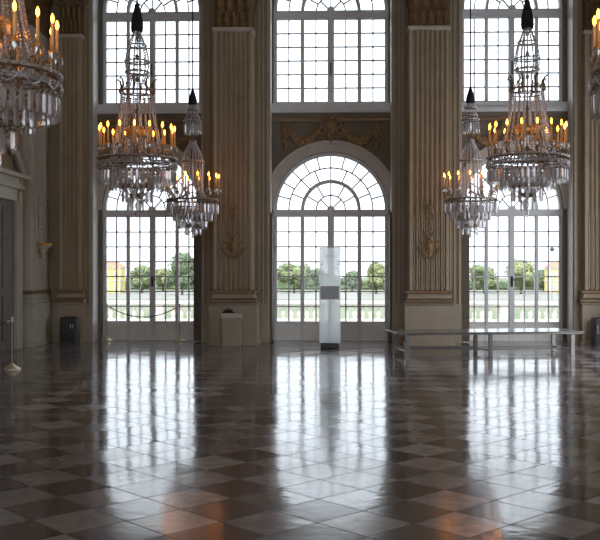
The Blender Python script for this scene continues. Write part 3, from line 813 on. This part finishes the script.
# low pale box standing against the left pedestal, with a small black case on it
t = empty('low_cabinet', (-2.10, 19.60, 0)); tag(t, 'low beige box cabinet against the pilaster left of the middle door', 'cabinet')
m = MB(); m.bbox(-.20, .20, -.10, .10, 0, .58, .006); m.box(-.17, .17, -.108, -.10, .05, .54); m.build('body', M['ped'], t)
m = MB(); m.bbox(-.225, .225, -.12, .11, .58, .69, .012); m.build('lid', M['stone2'], t)
m = MB(); m.bbox(-.19, .06, -.085, .075, .691, .72, .012); m.bbox(-.17, .03, -.07, .06, .718, .765, .02)
m.tube([(-.12,0,.76),(-.10,0,.79),(-.04,0,.79),(-.02,0,.76)], .008, 6)
o = m.build('small_case', M['dark']); o.location = (-2.10, 19.60, 0); tag(o, 'small black case lying on the low beige cabinet', 'case')

# ------------------------------------------------------------------ outside
m = MB(); m.box(-25, 25, 21.6, 30.2, -4.3, -.06); struct(m, 'terrace', M['gravel'])
m = MB(); m.box(-400, 400, 30.2, 700, -4.6, -4.2); o = struct(m, 'ground', M['park'])
m = MB(); m.box(-160, 160, 182, 256, -4.25, -4.17); struct(m, 'gravel_path', M['path'])
YBAL = 29.4
t = empty('stone_balustrade', (0, YBAL, -.06)); tag(t, 'pale stone balustrade along the terrace outside the doors', 'balustrade')
m = MB(); m.box(-9.5, 9.5, -.17, .17, 0, .10); m.build('plinth', M['sand'], t)
m = MB(); m.box(-9.5, 9.5, -.16, .16, .55, .59); m.box(-9.5, 9.5, -.19, .19, .59, .68); m.build('rail', M['sand'], t)
piers = [-8.2, -5.5, -2.75, 0., 2.75, 5.5, 8.2]
for px in piers:
    m = MB(); m.box(px-.2, px+.2, -.18, .18, .10, .55); m.box(px-.14, px+.14, -.195, -.18, .16, .49); m.build('pier', M['sand'], t)
m = MB(); m.lathe([(.075,.10),(.075,.13),(.045,.145),(.05,.18),(.08,.25),(.075,.31),(.045,.40),(.036,.47),(.055,.49),(.042,.51),(.075,.525),(.075,.55)], 12)
bal = m.build('baluster', M['sand'], t); first = True
x = -8.0
while x < 8.01:
    if min(abs(x-p) for p in piers) > .27:
        o = bal if first else copy_one(bal, t)
        o.location = (x, 0, 0); first = False
    x += .25

def tree(x, y, wid, top, mat, label, seed):
    rnd = random.Random(seed); zb = -4.2; t = empty('park_tree', (x, y, zb)); tag(t, label, 'tree', 'park trees beyond the terrace')
    H = top-zb; m = MB(); m.tube([(0,0,0),(.1,0,H*.25),(0,.05,H*.55)], [.32,.24,.12], 8)
    for k in range(5):
        a = 2*PI*k/5; m.tube([(0,0,H*(.25+.05*k)),(wid*.18*math.cos(a),wid*.18*math.sin(a),H*(.45+.05*k)),(wid*.3*math.cos(a),wid*.3*math.sin(a),H*(.6+.04*k))], [.14,.09,.04], 6)
    m.build('trunk', M['bark'], t)
    m = MB(); lumps = []
    for k in range(11):
        a = rnd.random()*2*PI; q = rnd.random()**.5; zz = rnd.uniform(.32, .84)
        prof = math.sin(PI*min(1, max(0, (zz-.16)/.84)))**.6
        r = wid*.5*rnd.uniform(.34, .5)
        lumps.append((Vector((q*(wid*.5-r)*prof*math.cos(a)*1.1, q*(wid*.5-r)*prof*math.sin(a), H*zz)), r))
    lumps.append((Vector((0,0,H*.62)), wid*.36)); lumps.append((Vector((0,0,H-wid*.26)), wid*.27))
    for c, r in lumps:
        rz = min(r*.85, H-c.z)
        m.ball(c, (r*.72, r*.72, rz*.72), 9, 6, False)
        for j in range(230):
            d = Vector((rnd.gauss(0,1), rnd.gauss(0,1), rnd.gauss(0,1))).normalized(); p = c + Vector((d.x*r, d.y*r, d.z*rz))*rnd.uniform(.72, 1.03)
            s = rnd.uniform(.2, .42); e1 = Vector((rnd.gauss(0,1), rnd.gauss(0,1), rnd.gauss(0,1))).cross(d).normalized(); e2 = (d+Vector((rnd.uniform(-.7,.7),)*3)).cross(e1).normalized()
            m.add([p-e1*s, p-e2*s*.6, p+e1*s, p+e2*s*.6], [(0,1,2,3)])
    me_o = m.build('crown', mat, t)
    return t
def tx(px, Y): return Y*math.tan(math.atan((px-300)/930)-math.radians(1.9))
for k, (px, Y, wpx, ty, mt, lab) in enumerate([
    (182, 120, 44, 250, 'leaf2', 'tallest green tree outside the left door, at its right edge'),
    (142, 150, 32, 263, 'leaf', 'rounded green tree outside the middle of the left door'),
    (163, 190, 34, 268, 'leaf3', 'low yellowish tree between the two others outside the left door'),
    (294, 150, 40, 262, 'leaf', 'green tree outside the middle door, left of the stele, beside its jamb'),
    (316, 190, 26, 268, 'leaf2', 'small tree outside the middle door just left of the stele'),
    (376, 140, 34, 261, 'leaf3', 'bright green tree outside the middle door, at its right edge'),
    (352, 190, 26, 270, 'leaf2', 'small dark tree outside the middle door just right of the stele'),
    (484, 150, 40, 264, 'leaf', 'green tree outside the left half of the right door'),
    (521, 140, 46, 258, 'leaf3', 'broad pale green tree outside the centre of the right door'),
    (544, 200, 26, 269, 'leaf2', 'small tree beside the yellow pavilion outside the right door'),
    ]):
    Y = Y*.55+150
    tree(tx(px, Y), Y, wpx*Y/930, 1.6+(270-ty)*Y/930, M[mt], lab, 40+k)
m = MB(); rnd = random.Random(3)
m.bbox(-75, 75, -1.2, 1.2, 0, 2.5, .4)
for j in range(5200):
    x = rnd.uniform(-75, 75); f = rnd.random()
    p = Vector((x, -1.2, rnd.uniform(.1, 2.5))) if f < .6 else Vector((x, rnd.uniform(-1.2,1.2), 2.5))
    s = rnd.uniform(.12,.3); e1 = Vector((rnd.gauss(0,1),rnd.gauss(0,1),rnd.gauss(0,1))).normalized(); e2 = Vector((rnd.gauss(0,1),rnd.gauss(0,1),rnd.gauss(0,1))).cross(e1).normalized()
    m.add([p-e1*s, p-e2*s*.6, p+e1*s, p+e2*s*.6], [(0,1,2,3)])
o = m.build('clipped_hedge', M['leaf2']); o.location = (0, 276, -4.2); tag(o, 'long low clipped hedge behind the park trees', 'hedge')

def pavilion(x, Y, w, label):
    t = empty('yellow_pavilion', (x, Y, -4.2)); tag(t, label, 'building', 'yellow pavilions in the park')
    m = MB(); m.box(-w/2, w/2, 0, 6, 0, 6.2); m.build('wall', M['yellow'], t)
    m = MB(); m.box(-w/2-.2, w/2+.2, -.2, 6.2, 6.2, 6.5); m.box(-w/2-.1, w/2+.1, -.1, 6.1, 3.0, 3.2)
    for sg in (-1, 1): m.box(sg*(w/2+.08)-.25, sg*(w/2+.08)+.25 if sg < 0 else sg*(w/2+.08), -.08, .3, 0, 6.2)
    m.build('white_trim', M['sand'], t)
    m = MB(); m.loft([[(-w/2-.3,-.3,6.5),(w/2+.3,-.3,6.5),(w/2+.3,6.3,6.5),(-w/2-.3,6.3,6.5)],[(-w/2+1.3,2.6,8.0),(w/2-1.3,2.6,8.0),(w/2-1.3,3.4,8.0),(-w/2+1.3,3.4,8.0)]]); m.build('roof', M['roof'], t)
    k = int(w//1.8)
    for r in (0, 1):
        for i in range(k):
            cx = -w/2+(i+.5)*w/k; m = MB(); m.box(cx-.42, cx+.42, -.05, .02, .7+3*r, 2.4+3*r); f = m.build('window', M['sand'], t)
            m = MB(); m.box(cx-.32, cx+.32, -.07, -.05, .8+3*r, 2.3+3*r); m.build('pane', M['screen'], f)
Yp = 232
pavilion(tx(120, Yp)-4.5, Yp, 9.0, 'yellow pavilion with a red roof outside the left door')
pavilion(tx(550, Yp)+4.5, Yp, 9.0, 'yellow pavilion with a red roof outside the right door')
t = empty('flagpole', (tx(552, 120), 120, -4.2)); tag(t, 'thin pole with a dark top before the right yellow pavilion', 'pole')
m = MB(); m.tube([(0,0,0),(0,0,8.2)], [.10,.06], 8); m.build('mast', M['steel'], t)
m = MB(); m.lathe([(.05,8.15),(.26,8.3),(.3,8.5),(.16,8.75),(.03,8.85)], 12); m.build('finial', M['dark'], t)

# ------------------------------------------------------------------ light
w = bpy.data.worlds.new('overcast'); scene.world = w; w.use_nodes = True
nt = w.node_tree; nt.nodes.clear()
o_ = nt.nodes.new('ShaderNodeOutputWorld'); b_ = nt.nodes.new('ShaderNodeBackground')
tc = nt.nodes.new('ShaderNodeTexCoord'); sp = nt.nodes.new('ShaderNodeSeparateXYZ'); rp = nt.nodes.new('ShaderNodeValToRGB')
nt.links.new(tc.outputs['Generated'], sp.inputs[0]); nt.links.new(sp.outputs[2], rp.inputs['Fac'])
rp.color_ramp.elements[0].position = 0.; rp.color_ramp.elements[0].color = (.455, .485, .535, 1)    # overcast: twice brighter overhead than at the horizon
rp.color_ramp.elements[1].position = 1.; rp.color_ramp.elements[1].color = (.86, .94, 1.04, 1)
nt.links.new(rp.outputs['Color'], b_.inputs['Color']); b_.inputs['Strength'].default_value = 4.2
nt.links.new(b_.outputs[0], o_.inputs['Surface'])

su = bpy.data.lights.new('sun', 'SUN'); su.energy = 4.2; su.angle = math.radians(6); su.color = (1., .95, .87)
so = bpy.data.objects.new('sun', su); col.objects.link(so); so.location = (0, -30, 40)
so.rotation_euler = Vector((.15, .62, -1.)).to_track_quat('-Z', 'Y').to_euler()

# ------------------------------------------------------------------ camera and view
cam = bpy.data.cameras.new('camera'); cam.sensor_width = 36; cam.lens = 36*930/600; cam.clip_end = 2000
co = bpy.data.objects.new('camera', cam); col.objects.link(co)
co.location = (0, 0, 1.6); co.rotation_euler = (PI/2, 0, math.radians(1.9)); scene.camera = co
vs = scene.view_settings
vs.view_transform = 'Standard'; vs.look = 'None'; vs.gamma = 1; vs.exposure = 0.2; vs.use_curve_mapping = False
c = scene.cycles
c.max_bounces = 10; c.diffuse_bounces = 5; c.glossy_bounces = 4; c.transmission_bounces = 8; c.transparent_max_bounces = 24
c.caustics_reflective = False; c.caustics_refractive = False; c.sample_clamp_indirect = 8
